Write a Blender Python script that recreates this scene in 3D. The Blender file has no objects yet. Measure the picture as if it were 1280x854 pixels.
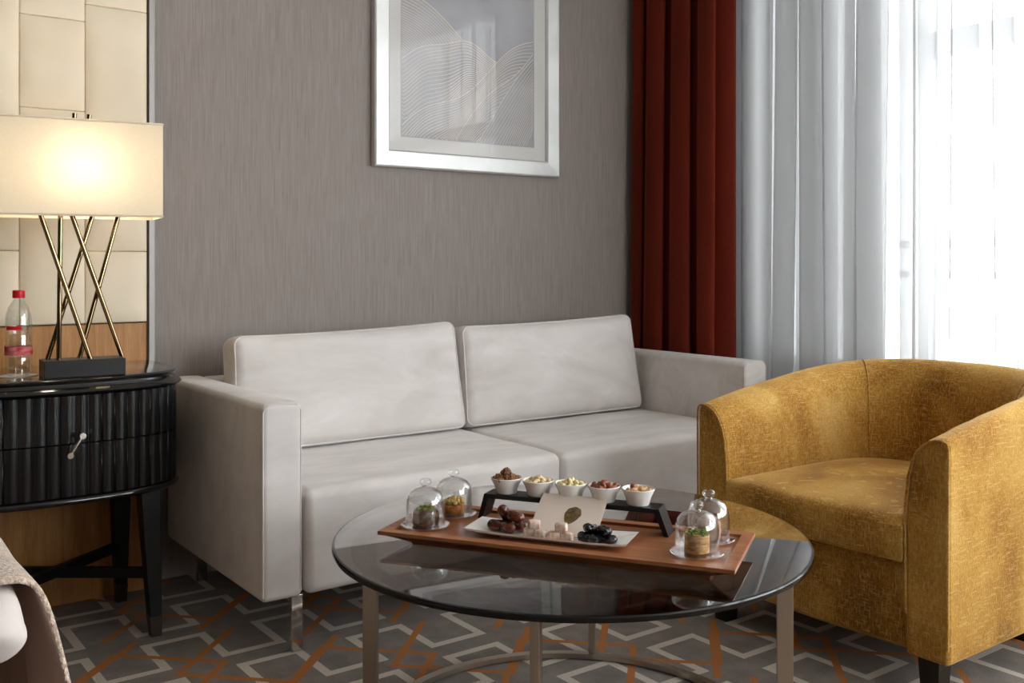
import bpy, bmesh, math, random
from mathutils import Vector, Matrix, Euler
PI = math.pi
S = bpy.context.scene
C = S.collection
random.seed(7)

# ------------------------------------------------------------------ helpers
def lin(c):
    c = c / 255.0
    return c / 12.92 if c <= 0.04045 else ((c + 0.055) / 1.055) ** 2.4
def rgb(r, g, b, a=1.0):
    return (lin(r), lin(g), lin(b), a)

class MB:
    """collects vertices and faces of one mesh"""
    def __init__(s):
        s.v = []; s.f = []
    def add(s, vs, fs):
        o = len(s.v)
        s.v += [tuple(p) for p in vs]
        s.f += [tuple(i + o for i in f) for f in fs]
        return s
    def box(s, x0, x1, y0, y1, z0, z1):
        vs = [(x0,y0,z0),(x1,y0,z0),(x1,y1,z0),(x0,y1,z0),(x0,y0,z1),(x1,y0,z1),(x1,y1,z1),(x0,y1,z1)]
        return s.add(vs, [(3,2,1,0),(4,5,6,7),(0,1,5,4),(1,2,6,5),(2,3,7,6),(3,0,4,7)])
    def rbox(s, x0, x1, y0, y1, z0, z1, r=0.02, k=3, n=6, fn=None):
        """rounded box; n divisions between the roundings; fn deforms normalised + real coordinates"""
        h = ((x1-x0)/2, (y1-y0)/2, (z1-z0)/2); c = ((x0+x1)/2, (y0+y1)/2, (z0+z1)/2)
        r = min(r, min(h)*0.999)
        ax = []
        for d in range(3):
            a = [-h[d] + r*(1 - math.tan((1 - i/k)*PI/4)) for i in range(k)]
            m = [-(h[d]-r) + 2*(h[d]-r)*i/n for i in range(n+1)]
            ax.append(a + m + [-t for t in reversed(a)])
        idx = {}; vs = []; fs = []
        def V(p):
            key = tuple(round(t, 7) for t in p)
            if key not in idx:
                idx[key] = len(vs)
                q = [max(-(h[d]-r), min(h[d]-r, p[d])) for d in range(3)]
                dd = Vector([p[d]-q[d] for d in range(3)])
                if dd.length > 1e-9:
                    dd = dd.normalized()*r
                w = Vector(q) + dd
                if fn: w = Vector(fn(w.x/h[0], w.y/h[1], w.z/h[2], w))
                vs.append((w.x+c[0], w.y+c[1], w.z+c[2]))
            return idx[key]
        for d in range(3):
            e, g = (d+1) % 3, (d+2) % 3
            for sgn in (-1, 1):
                for i in range(len(ax[e])-1):
                    for j in range(len(ax[g])-1):
                        q = []
                        for (a, b) in ((i,j),(i+1,j),(i+1,j+1),(i,j+1)):
                            p = [0,0,0]; p[d] = sgn*h[d]; p[e] = ax[e][a]; p[g] = ax[g][b]
                            q.append(V(p))
                        if sgn < 0: q.reverse()
                        if len(set(q)) == 4: fs.append(tuple(q))
        return s.add(vs, fs)
    def tube(s, pts, r, n=8, cap=True, flat=None):
        pts = [Vector(p) for p in pts]
        rr = r if isinstance(r, (list, tuple)) else [r]*len(pts)
        up = None; rings = []
        for i, p in enumerate(pts):
            t = (pts[min(i+1, len(pts)-1)] - pts[max(i-1, 0)]).normalized()
            if up is None:
                up = Vector((0,0,1)) if abs(t.z) < 0.9 else Vector((1,0,0))
            a = (up - t*up.dot(t)).normalized(); up = a
            b = t.cross(a)
            rings.append([p + a*math.cos(2*PI*j/n)*rr[i] + b*math.sin(2*PI*j/n)*rr[i] for j in range(n)])
        vs = [q for g in rings for q in g]; fs = []
        for i in range(len(pts)-1):
            for j in range(n):
                fs.append((i*n+j, i*n+(j+1)%n, (i+1)*n+(j+1)%n, (i+1)*n+j))
        if cap:
            fs.append(tuple(reversed(range(n)))); fs.append(tuple(range((len(pts)-1)*n, len(pts)*n)))
        return s.add(vs, fs)
    def lathe(s, prof, n=48, c=(0,0,0), close=False):
        vs = []; fs = []; m = len(prof)
        for (r, z) in prof:
            for j in range(n):
                a = 2*PI*j/n
                vs.append((c[0]+max(r,1e-5)*math.cos(a), c[1]+max(r,1e-5)*math.sin(a), c[2]+z))
        for i in range(m if close else m-1):
            k = (i+1) % m
            for j in range(n):
                fs.append((i*n+j, i*n+(j+1)%n, k*n+(j+1)%n, k*n+j))
        return s.add(vs, fs)
    def loft(s, outline, prof, cap0=True, cap1=True, R=None):
        """outline: closed ccw list of (x,y); prof: list of (inset, z)"""
        n = len(outline); nn = []
        for i in range(n):
            a = Vector(outline[i-1]); b = Vector(outline[(i+1)%n]); t = (b-a).normalized()
            nn.append(Vector((t.y, -t.x)))
        vs = []; fs = []
        cen = sum((Vector(p) for p in outline), Vector((0,0)))/n
        for (ins, z) in prof:
            for i in range(n):
                p = Vector(outline[i]) - nn[i]*ins if R is None else Vector(outline[i]) + (cen-Vector(outline[i]))*(ins/R)
                vs.append((p.x, p.y, z))
        for k in range(len(prof)-1):
            for i in range(n):
                fs.append((k*n+i, k*n+(i+1)%n, (k+1)*n+(i+1)%n, (k+1)*n+i))
        if cap0: fs.append(tuple(reversed(range(n))))
        if cap1: fs.append(tuple(range((len(prof)-1)*n, len(prof)*n)))
        return s.add(vs, fs)
    def xf(s, M):
        s.v = [tuple(M @ Vector(p)) for p in s.v]; return s

def obj(name, mb, mat, parent=None, smooth=35, bevel=0, world=True, subsurf=0):
    me = bpy.data.meshes.new(name)
    vs = mb.v
    if parent is not None and world:
        inv = parent_world(parent).inverted()
        vs = [tuple(inv @ Vector(p)) for p in vs]
    me.from_pydata(vs, [], mb.f); me.update()
    bm = bmesh.new(); bm.from_mesh(me)
    bmesh.ops.remove_doubles(bm, verts=bm.verts, dist=1e-6)
    bmesh.ops.recalc_face_normals(bm, faces=bm.faces)
    bm.to_mesh(me); bm.free()
    if smooth:
        for p in me.polygons: p.use_smooth = True
        me.set_sharp_from_angle(angle=math.radians(smooth))
    for m in (mat if isinstance(mat, (list, tuple)) else [mat]): me.materials.append(m)
    o = bpy.data.objects.new(name, me); C.objects.link(o)
    if parent is not None: o.parent = parent
    if bevel:
        b = o.modifiers.new('bevel', 'BEVEL'); b.width = bevel; b.segments = 2; b.limit_method = 'ANGLE'; b.angle_limit = math.radians(40)
        b.harden_normals = False
    if subsurf:
        b = o.modifiers.new('smooth', 'SUBSURF'); b.levels = subsurf; b.render_levels = subsurf
    return o
def parent_world(p):
    M = Matrix.LocRotScale(p.location, p.rotation_euler, p.scale)
    return parent_world(p.parent) @ M if p.parent else M
def tag(o, label=None, cat=None, group=None, kind=None):
    if label: o['label'] = label
    if cat: o['category'] = cat
    if group: o['group'] = group
    if kind: o['kind'] = kind
    return o
def thing(name, label, cat, loc=(0,0,0), rz=0, group=None):
    o = bpy.data.objects.new(name, None); C.objects.link(o)
    o.location = loc; o.rotation_euler = (0,0,rz); o.empty_display_size = 0.05
    return tag(o, label, cat, group)
def dup(root, loc=None, rz=None, label=None):
    r = root.copy(); C.objects.link(r)
    if loc is not None: r.location = loc
    if rz is not None: r.rotation_euler = (0,0,rz)
    if label: r['label'] = label
    for ch in list(root.children):
        c = ch.copy(); C.objects.link(c); c.parent = r
        for g in list(ch.children):
            d = g.copy(); C.objects.link(d); d.parent = c
    return r
def struct(name, mb, mat, **k):
    o = obj(name, mb, mat, **k); o['kind'] = 'structure'; return o

# ------------------------------------------------------------------ materials
class NT:
    def __init__(s, name):
        s.m = bpy.data.materials.new(name); s.m.use_nodes = True
        s.t = s.m.node_tree; s.t.nodes.clear()
        s.out = s.t.nodes.new('ShaderNodeOutputMaterial')
    def n(s, typ, **kw):
        x = s.t.nodes.new(typ)
        for k, v in kw.items(): setattr(x, k, v)
        return x
    def link(s, a, b): s.t.links.new(a, b)
    def val(s, sock, v):
        if hasattr(v, 'is_linked') or hasattr(v, 'links'): s.link(v, sock)
        else: sock.default_value = v
    def math(s, op, a, b=None, c=None):
        x = s.n('ShaderNodeMath', operation=op)
        s.val(x.inputs[0], a)
        if b is not None: s.val(x.inputs[1], b)
        if c is not None: s.val(x.inputs[2], c)
        return x.outputs[0]
    def coords(s, scale=(1,1,1), rot=(0,0,0), loc=(0,0,0)):
        tc = s.n('ShaderNodeTexCoord'); mp = s.n('ShaderNodeMapping')
        s.link(tc.outputs['Object'], mp.inputs['Vector'])
        mp.inputs['Scale'].default_value = scale; mp.inputs['Rotation'].default_value = rot; mp.inputs['Location'].default_value = loc
        return mp.outputs['Vector']
    def noise(s, vec, scale=5, detail=3, rough=0.5, dist=0):
        x = s.n('ShaderNodeTexNoise'); s.link(vec, x.inputs['Vector'])
        x.inputs['Scale'].default_value = scale; x.inputs['Detail'].default_value = detail
        x.inputs['Roughness'].default_value = rough; x.inputs['Distortion'].default_value = dist
        return x.outputs['Fac']
    def ramp(s, fac, stops):
        x = s.n('ShaderNodeValToRGB'); s.link(fac, x.inputs['Fac'])
        e = x.color_ramp.elements
        while len(e) < len(stops): e.new(0.5)
        for i, (p, c) in enumerate(stops): e[i].position = p; e[i].color = c
        return x.outputs['Color']
    def mix(s, fac, a, b, blend='MIX'):
        x = s.n('ShaderNodeMix', data_type='RGBA', blend_type=blend)
        s.val(x.inputs[0], fac); s.val(x.inputs[6], a); s.val(x.inputs[7], b)
        return x.outputs[2]
    def bump(s, h, strength=0.3, dist=0.002):
        x = s.n('ShaderNodeBump'); s.link(h, x.inputs['Height'])
        x.inputs['Strength'].default_value = strength; x.inputs['Distance'].default_value = dist
        return x.outputs['Normal']
    def bsdf(s, col, rough=0.5, metal=0, normal=None, sheen=0, spec=0.5, coat=0, sheen_rough=0.5, trans=0, ior=1.45, sheen_tint=None, sss=0):
        b = s.n('ShaderNodeBsdfPrincipled')
        s.val(b.inputs['Base Color'], col); s.val(b.inputs['Roughness'], rough)
        b.inputs['Metallic'].default_value = metal; b.inputs['Specular IOR Level'].default_value = spec
        b.inputs['Sheen Weight'].default_value = sheen; b.inputs['Sheen Roughness'].default_value = sheen_rough
        if sheen_tint: b.inputs['Sheen Tint'].default_value = sheen_tint
        b.inputs['Coat Weight'].default_value = coat; b.inputs['Coat Roughness'].default_value = 0.05
        b.inputs['Transmission Weight'].default_value = trans; b.inputs['IOR'].default_value = ior
        if sss:
            b.inputs['Subsurface Weight'].default_value = sss; b.inputs['Subsurface Scale'].default_value = 0.01
        if normal is not None: s.link(normal, b.inputs['Normal'])
        s.link(b.outputs[0], s.out.inputs['Surface']); return b
def simple(name, col, rough=0.5, **k):
    t = NT(name); t.bsdf(col, rough, **k); return t.m
def varied(name, a, b, scale=8, rough=0.6, bump=0.0, bscale=60, stretch=(1,1,1), detail=3, lo=0.35, hi=0.65, bdist=0.002, **k):
    t = NT(name); v = t.coords(stretch)
    col = t.ramp(t.noise(v, scale, detail), [(lo, a), (hi, b)])
    nrm = t.bump(t.noise(v, bscale, 2), bump, bdist) if bump else None
    t.bsdf(col, rough, normal=nrm, **k); return t.m
def clearglass(name, tint=(0.98,0.99,0.985,1), gloss=1.0, base=0.03, power=1.0, rough=0.0):
    """thin clear glass: transparent body with a fresnel reflection"""
    t = NT(name)
    tr = t.n('ShaderNodeBsdfTransparent'); tr.inputs[0].default_value = tint
    gl = t.n('ShaderNodeBsdfGlossy'); gl.inputs['Roughness'].default_value = rough
    gl.inputs[0].default_value = (gloss, gloss, gloss, 1)
    ge = t.n('ShaderNodeNewGeometry'); dp = t.n('ShaderNodeVectorMath', operation='DOT_PRODUCT')
    t.link(ge.outputs['Normal'], dp.inputs[0]); t.link(ge.outputs['Incoming'], dp.inputs[1])
    fr = t.math('POWER', t.math('SUBTRACT', 1.0, t.math('ABSOLUTE', dp.outputs['Value'])), 5.0)
    f = t.math('MINIMUM', t.math('ADD', t.math('MULTIPLY', t.math('ADD', t.math('MULTIPLY', fr, 0.96), 0.04), power), base), 1.0)
    mx = t.n('ShaderNodeMixShader'); t.link(f, mx.inputs[0]); t.link(tr.outputs[0], mx.inputs[1]); t.link(gl.outputs[0], mx.inputs[2])
    t.link(mx.outputs[0], t.out.inputs['Surface']); return t.m

M = {}
def m_wallpaper():
    t = NT('wallpaper_weave')
    v = t.coords((420, 420, 5.0)); f = t.noise(v, 1.0, 3, 0.6)
    v2 = t.coords((150, 150, 12)); g = t.noise(v2, 1.0, 2)
    v3 = t.coords((900, 900, 900)); w = t.noise(v3, 1.0, 1)
    s_ = t.math('ADD', t.math('MULTIPLY', f, 0.6), t.math('ADD', t.math('MULTIPLY', g, 0.25), t.math('MULTIPLY', w, 0.15)))
    col = t.ramp(s_, [(0.33, rgb(134,124,119)), (0.5, rgb(150,140,135)), (0.67, rgb(165,155,150))])
    t.bsdf(col, 0.75, normal=t.bump(s_, 0.45, 0.002), spec=0.25, sheen=0.15); return t.m
M['wall'] = m_wallpaper()
def m_carpet():
    t = NT('carpet_pile')
    tc = t.n('ShaderNodeTexCoord'); sp = t.n('ShaderNodeSeparateXYZ'); t.link(tc.outputs['Object'], sp.inputs[0])
    x, y = sp.outputs[0], sp.outputs[1]
    def whites(x0, ym):
        xs = t.math('ADD', x, -x0 + 0.314*40)
        hi = t.math('LESS_THAN', t.math('FRACT', t.math('DIVIDE', xs, 0.314)), 0.5)
        lev = t.math('SUBTRACT', t.math('MULTIPLY', hi, 0.185), 0.0925)
        e = t.math('MULTIPLY', t.math('ABSOLUTE', t.math('SUBTRACT', t.math('FRACT', t.math('ADD', t.math('DIVIDE', xs, 0.157), 0.5)), 0.5)), 0.157)
        v = t.math('WRAP', t.math('SUBTRACT', y, ym), 0.277, -0.277)
        h = t.math('LESS_THAN', t.math('ABSOLUTE', t.math('SUBTRACT', v, lev)), 0.0125)
        k = t.math('MULTIPLY', t.math('LESS_THAN', e, 0.0125), t.math('LESS_THAN', t.math('ABSOLUTE', v), 0.105))
        return t.math('MAXIMUM', h, k)
    W = t.math('MAXIMUM', whites(0.662, 2.975), whites(0.809, 2.698))
    O = None
    segs = [(0, -0.06, -0.065, 0.38), (0, 0.06, -0.38, 0.065), (1, 0.065, -0.38, 0.06), (1, -0.065, -0.06, 0.38), (0, 0.38, -0.065, 0.38), (0, -0.38, -0.38, 0.065)]
    for (bx, by) in ((0.885, 2.555), (0.885+0.471, 2.555-0.277)):
        for (typ, c, a, b) in segs:
            mid, hl = (a+b)/2, (b-a)/2 + 0.011
            q, p = (c, mid) if typ == 0 else (mid, c)      # q = x - y, p = x + y
            cx, cy = bx + (p+q)/2, by + (p-q)/2
            xw = t.math('WRAP', t.math('SUBTRACT', x, cx), 0.471, -0.471)
            yw = t.math('WRAP', t.math('SUBTRACT', y, cy), 0.277, -0.277)
            P = t.math('ABSOLUTE', t.math('ADD', xw, yw)); Q = t.math('ABSOLUTE', t.math('SUBTRACT', xw, yw))
            if typ == 0: P, Q = Q, P
            s_ = t.math('MULTIPLY', t.math('LESS_THAN', P, 0.014), t.math('LESS_THAN', Q, hl))
            O = s_ if O is None else t.math('MAXIMUM', O, s_)
    nz = t.noise(t.coords((1,1,1)), 260, 3, 0.7); n2 = t.noise(t.coords((1,1,1)), 14, 3)
    base = t.ramp(n2, [(0.35, rgb(124,115,107)), (0.65, rgb(142,132,123))])
    col = t.mix(W, base, rgb(214,203,188)); col = t.mix(O, col, rgb(184,112,44))
    col = t.mix(0.55, col, t.ramp(nz, [(0.3, (0.35,0.35,0.35,1)), (0.7, (1.0,1.0,1.0,1))]), 'MULTIPLY')
    t.bsdf(col, 0.95, normal=t.bump(nz, 0.7, 0.004), spec=0.1, sheen=0.1); return t.m
M['carpet'] = m_carpet()
def m_suede():
    t = NT('sofa_suede')
    n1 = t.noise(t.coords((1.3, 4.5, 3.2), rot=(0.2,0.1,0.35)), 2.2, 5, 0.6, 0.6)
    n2 = t.noise(t.coords((1,1,1)), 420, 2)
    col = t.ramp(n1, [(0.3, rgb(203,196,192)), (0.5, rgb(216,210,206)), (0.7, rgb(227,222,219))])
    t.bsdf(col, 0.85, normal=t.bump(n2, 0.12, 0.001), spec=0.2, sheen=0.35, sheen_rough=0.4); return t.m
M['suede'] = m_suede()
def m_chenille():
    t = NT('mustard_chenille')
    v = t.coords((1,1,1))
    big = t.noise(t.coords((1,1,0.8)), 3.6, 3, 0.55, 0.5)
    fine = t.noise(t.coords((1,1,0.55)), 210, 3, 0.7)
    fh = t.noise(t.coords((34, 34, 460)), 1, 0); fv = t.noise(t.coords((400, 400, 34)), 1, 0)
    fleck = t.math('MAXIMUM', t.math('GREATER_THAN', fh, 0.70), t.math('GREATER_THAN', fv, 0.70))
    s_ = t.math('ADD', t.math('MULTIPLY', big, 0.62), t.math('MULTIPLY', fine, 0.38))
    col = t.ramp(s_, [(0.36, rgb(112,70,18)), (0.46, rgb(164,114,38)), (0.56, rgb(196,150,70)), (0.68, rgb(218,182,112))])
    col = t.mix(t.math('MULTIPLY', fleck, 0.45), col, rgb(224,190,128))
    t.bsdf(col, 0.78, normal=t.bump(t.math('ADD', fine, t.math('MULTIPLY', fleck, 0.3)), 0.5, 0.003), spec=0.25, sheen=0.9, sheen_rough=0.4, sheen_tint=rgb(235,200,140)); return t.m
M['chenille'] = m_chenille()
def m_wood(name, a, b, rough=0.35, axis='x', scale=1.0, coat=0.0):
    t = NT(name)
    sc = {'x': (1.5, 22, 22), 'y': (22, 1.5, 22), 'z': (22, 22, 1.5)}[axis]
    v = t.coords(tuple(k*scale for k in sc))
    n1 = t.noise(v, 1.6, 5, 0.65, 0.7); n2 = t.noise(v, 9, 2)
    s_ = t.math('ADD', t.math('MULTIPLY', n1, 0.75), t.math('MULTIPLY', n2, 0.25))
    t.bsdf(t.ramp(s_, [(0.35, a), (0.65, b)]), rough, normal=t.bump(s_, 0.06, 0.001), coat=coat); return t.m
M['tray'] = m_wood('tray_walnut', rgb(128,74,42), rgb(172,112,70), 0.4, 'x')
M['oak'] = m_wood('headboard_oak', rgb(158,106,52), rgb(190,136,76), 0.42, 'z', 1.5)
M['lacquer'] = simple('black_lacquer', rgb(14,14,16), 0.12, coat=0.6)
M['lacquer_leg'] = simple('black_lacquer_legs', rgb(9,9,10), 0.4, spec=0.3)
M['lacquer_flute'] = simple('black_lacquer_flutes', rgb(9,9,11), 0.24, coat=0.0)
M['blackwood'] = m_wood('black_stained_wood', rgb(7,6,6), rgb(15,13,13), 0.42, 'x')
M['darkleg'] = simple('dark_leg_wood', rgb(26,20,17), 0.4)
M['chrome'] = simple('polished_chrome', rgb(200,198,194), 0.12, metal=1.0)
M['nickel'] = simple('brushed_nickel', rgb(176,164,150), 0.34, metal=1.0)
M['gold'] = simple('polished_brass', rgb(146,124,94), 0.07, metal=1.0)
M['ferrule'] = simple('aged_brass', rgb(70,62,54), 0.4, metal=1.0)
M['silver'] = varied('silver_leaf_frame', rgb(214,214,212), rgb(228,228,226), 6, 0.42, metal=0.55)
M['mat'] = simple('picture_mat_board', rgb(222,220,216), 0.8)
M['white'] = simple('white_porcelain', rgb(240,236,230), 0.18, coat=0.5)
M['paint'] = simple('white_wall_paint', rgb(206,200,192), 0.8)
M['darkwall'] = simple('unseen_wall_low_bounce', rgb(74,68,62), 0.7)  # unseen walls darkened to cut bounced light and deepen the shadows
M['ceil'] = simple('ceiling_paint', rgb(225,222,216), 0.9)
M['frame_white'] = simple('window_frame_paint', rgb(128,128,128), 0.5)
M['strip'] = simple('satin_metal_trim', rgb(150,146,142), 0.45, metal=0.5)
M['leather'] = varied('cream_leather', rgb(226,210,184), rgb(234,220,196), 4, 0.45, bump=0.08, bscale=240, bdist=0.001)
M['backing'] = simple('headboard_backing', rgb(150,128,100), 0.7)
def m_redcloth():
    t = NT('rust_red_drape')
    n = t.noise(t.coords((300, 300, 40)), 1, 2); g = t.noise(t.coords((3,3,0.6)), 2, 2)
    col = t.ramp(t.math('ADD', t.math('MULTIPLY', n, 0.4), t.math('MULTIPLY', g, 0.6)), [(0.35, rgb(92,27,14)), (0.65, rgb(116,38,21))])
    t.bsdf(col, 0.75, normal=t.bump(n, 0.2, 0.001), sheen=0.35, sheen_rough=0.4, sheen_tint=rgb(220,120,80), spec=0.2); return t.m
M['red'] = m_redcloth()
def m_sheer():
    t = NT('sheer_voile')
    tr = t.n('ShaderNodeBsdfTransparent'); tr.inputs[0].default_value = (1,1,1,1)
    df = t.n('ShaderNodeBsdfDiffuse'); df.inputs[0].default_value = (0.82,0.825,0.83,1)
    tl = t.n('ShaderNodeBsdfTranslucent'); tl.inputs[0].default_value = (0.47,0.472,0.475,1)
    a = t.n('ShaderNodeMixShader'); a.inputs[0].default_value = 0.55; t.link(df.outputs[0], a.inputs[1]); t.link(tl.outputs[0], a.inputs[2])
    lw = t.n('ShaderNodeLayerWeight'); lw.inputs[0].default_value = 0.3
    f = t.math('ADD', 0.64, t.math('MULTIPLY', lw.outputs['Facing'], 0.35))
    b = t.n('ShaderNodeMixShader'); t.link(f, b.inputs[0]); t.link(tr.outputs[0], b.inputs[1]); t.link(a.outputs[0], b.inputs[2])
    t.link(b.outputs[0], t.out.inputs['Surface']); return t.m
M['sheer'] = m_sheer()
def m_shade():
    t = NT('linen_lamp_shade')
    n = t.noise(t.coords((260,260,260)), 1, 2)
    df = t.n('ShaderNodeBsdfDiffuse'); tl = t.n('ShaderNodeBsdfTranslucent')
    t.link(t.ramp(n, [(0.3, rgb(243,234,214)), (0.7, rgb(249,242,226))]), df.inputs[0]); tl.inputs[0].default_value = rgb(253,247,234)
    a = t.n('ShaderNodeMixShader'); a.inputs[0].default_value = 0.36; t.link(df.outputs[0], a.inputs[1]); t.link(tl.outputs[0], a.inputs[2])
    t.link(a.outputs[0], t.out.inputs['Surface']); return t.m
M['shade'] = m_shade()
def m_emit(name, col, st):
    t = NT(name); e = t.n('ShaderNodeEmission'); e.inputs[0].default_value = col; e.inputs[1].default_value = st
    t.link(e.outputs[0], t.out.inputs['Surface']); return t.m
M['bulb'] = m_emit('lit_bulb', (1.0,0.88,0.73,1), 58)
M['glass'] = clearglass('clear_glass', (0.975,0.98,0.98,1), power=2.0, base=0.005)
M['pane'] = clearglass('window_glass', (0.97,0.98,0.98,1), power=0.8, base=0.0)
M['picglass'] = clearglass('picture_glass', (0.99,0.99,0.99,1), power=0.5, base=0.0)
M['smoke'] = clearglass('smoked_glass', (0.46,0.43,0.41,1), power=1.5, base=0.02)
M['smoke_edge'] = simple('smoked_glass_edge', rgb(9,8,8), 0.12)
M['water'] = clearglass('water', (0.97,0.985,0.985,1), power=0.5, base=0.0)
M['pet'] = clearglass('bottle_plastic', (0.94,0.955,0.95,1), power=2.4, base=0.04)
M['redcap'] = simple('red_plastic', rgb(212,28,34), 0.35)
def m_label():
    t = NT('bottle_label_print')
    sp = t.n('ShaderNodeSeparateXYZ'); tc = t.n('ShaderNodeTexCoord'); t.link(tc.outputs['Object'], sp.inputs[0])
    n = t.noise(t.coords((30,30,70)), 1, 2)
    w = t.math('ADD', sp.outputs[2], t.math('MULTIPLY', n, 0.02))
    f = t.math('MULTIPLY', t.math('GREATER_THAN', w, 0.062), t.math('LESS_THAN', w, 0.09))
    col = t.ramp(n, [(0.4, rgb(206,62,74)), (0.62, rgb(232,140,140))])
    tr = t.n('ShaderNodeBsdfTransparent'); df = t.n('ShaderNodeBsdfDiffuse'); t.link(col, df.inputs[0])
    mx = t.n('ShaderNodeMixShader'); t.link(t.math('MULTIPLY', f, 0.85), mx.inputs[0]); t.link(tr.outputs[0], mx.inputs[1]); t.link(df.outputs[0], mx.inputs[2])
    t.link(mx.outputs[0], t.out.inputs['Surface']); return t.m
M['label'] = m_label()
M['paper'] = simple('white_paper', rgb(232,226,216), 0.8)
M['card'] = simple('cream_card', rgb(226,210,198), 0.7)
M['emblem'] = varied('gold_emblem_ink', rgb(70,54,26), rgb(124,100,56), 120, 0.5)
M['linen'] = varied('white_bed_linen', rgb(214,204,198), rgb(222,213,207), 5, 0.85, bump=0.1, bscale=300)
M['bedbase'] = varied('beige_bed_base', rgb(170,148,134), rgb(186,164,150), 10, 0.85, bump=0.15, bscale=300)
M['throw'] = varied('beige_woven_throw', rgb(176,152,132), rgb(222,202,184), 130, 0.95, bump=0.9, bscale=170, bdist=0.006, sheen=0.3)
M['throwlining'] = varied('throw_lining', rgb(188,164,152), rgb(200,178,166), 10, 0.9)
M['date'] = varied('date_skin', rgb(48,18,8), rgb(104,44,18), 60, 0.22, bump=0.5, bscale=90, coat=0.4)
M['prune'] = varied('prune_skin', rgb(10,8,10), rgb(24,20,24), 60, 0.2, bump=0.7, bscale=110, coat=0.4)
M['delight'] = varied('dusted_delight', rgb(196,158,136), rgb(232,216,202), 90, 0.7, bump=0.5, bscale=160, sss=0.1)
M['walnut'] = varied('walnut_kernel', rgb(84,48,26), rgb(156,108,66), 160, 0.65, bump=0.9, bscale=220, bdist=0.003)
M['cream_nut'] = varied('cream_nut', rgb(206,174,126), rgb(236,214,172), 90, 0.55, bump=0.3, bscale=160)
M['pale_nut'] = varied('pale_green_nut', rgb(206,190,128), rgb(238,226,180), 90, 0.55, bump=0.3, bscale=160)
M['brown_nut'] = varied('brown_nut', rgb(112,58,36), rgb(158,92,62), 90, 0.5, bump=0.4, bscale=160)
M['mixed_nut'] = varied('roasted_nut', rgb(186,140,92), rgb(222,186,136), 90, 0.55, bump=0.3, bscale=160)
M['pastry'] = varied('layered_pastry', rgb(176,120,60), rgb(220,178,112), 70, 0.5, bump=0.7, bscale=120, stretch=(1,1,3), coat=0.2)
M['pastry_dark'] = varied('dark_chocolate_pastry', rgb(34,20,12), rgb(96,62,30), 60, 0.45, bump=0.7, bscale=120, coat=0.3)
M['pastry_gold'] = varied('golden_syrup_pastry', rgb(150,74,20), rgb(206,130,48), 60, 0.3, bump=0.7, bscale=120, coat=0.5)
M['pistachio'] = varied('ground_pistachio', rgb(84,100,34), rgb(150,164,70), 160, 0.8, bump=0.9, bscale=260)
M['gold_crumb'] = varied('chopped_nut_topping', rgb(206,150,56), rgb(246,214,120), 120, 0.4, bump=0.9, bscale=200, coat=0.3)
M['pink_cake'] = varied('pink_brown_pastry', rgb(140,98,84), rgb(190,150,132), 60, 0.6, bump=0.6, bscale=120)
M['rail'] = simple('balcony_metal', rgb(120,120,120), 0.5)
M['concrete'] = varied('balcony_concrete', rgb(190,188,184), rgb(206,204,200), 6, 0.9)
def m_art():
    t = NT('grey_art_print')
    g = t.noise(t.coords((2.0, 1, 2.4)), 1.5, 3)
    t.bsdf(t.ramp(g, [(0.35, rgb(160,158,162)), (0.65, rgb(186,186,190))]), 0.6); return t.m
M['art'] = m_art()
M['artline'] = simple('copper_line_print', rgb(232,218,202), 0.4)

# ------------------------------------------------------------------ camera, world
cam = bpy.data.cameras.new('camera'); co = bpy.data.objects.new('camera', cam); C.objects.link(co)
co.location = (0, 0, 1.05); co.rotation_euler = (PI/2, 0, -math.atan2(0.59312, 0.80512))
cam.sensor_width = 36; cam.lens = 1245/1280*36; cam.shift_y = -98/1280; cam.clip_start = 0.02
S.camera = co
w = bpy.data.worlds.new('sky'); S.world = w; w.use_nodes = True
bg = w.node_tree.nodes['Background']; bg.inputs[0].default_value = (0.95, 0.975, 1.0, 1); bg.inputs[1].default_value = 7.5
S.view_settings.view_transform = 'Standard'; S.view_settings.look = 'None'
S.view_settings.gamma = 1; S.view_settings.use_curve_mapping = False; S.view_settings.exposure = 0.42
S.cycles.max_bounces = 12; S.cycles.diffuse_bounces = 5; S.cycles.transparent_max_bounces = 24
S.cycles.glossy_bounces = 5; S.cycles.transmission_bounces = 8
S.cycles.caustics_reflective = False; S.cycles.caustics_refractive = False
S.cycles.sample_clamp_indirect = 6.0
S.cycles.use_denoising = True

# ------------------------------------------------------------------ the room
XL, XR, YF, YB, ZC = -2.7, 3.40, -2.6, 3.35, 2.75
struct('floor', MB().box(XL-.1, XR+.12, YF-.1, YB+.1, -0.1, 0), M['carpet'], smooth=0)
struct('ceiling', MB().box(XL-.1, XR+.12, YF-.1, YB+.1, ZC, ZC+.1), M['ceil'], smooth=0)
struct('wall_back', MB().box(XL-.1, XR+.12, YB, YB+.1, 0, ZC), M['wall'], smooth=0)
struct('wall_left', MB().box(XL-.1, XL, YF, YB, 0, ZC), M['darkwall'], smooth=0)
FX0, FX1, FZ0, FZ1 = 1.7, 3.3, 0.6, 2.6
wf = MB().box(XL-.1, FX0, YF-.1, YF, 0, ZC).box(FX1, XR+.12, YF-.1, YF, 0, ZC).box(FX0, FX1, YF-.1, YF, 0, FZ0).box(FX0, FX1, YF-.1, YF, FZ1, ZC)
struct('wall_front', wf, M['darkwall'], smooth=0)
w2 = bpy.data.objects.new('added_light_window', None); C.objects.link(w2); w2.location = (2.5, YF-.05, FZ0); w2['kind'] = 'structure'  # window added behind the camera, out of view, to brighten the room
f2 = MB()
for x in (FX0+.03, 2.5, FX1-.03): f2.box(x-.03, x+.03, YF-.08, YF-.03, FZ0, FZ1)
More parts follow.
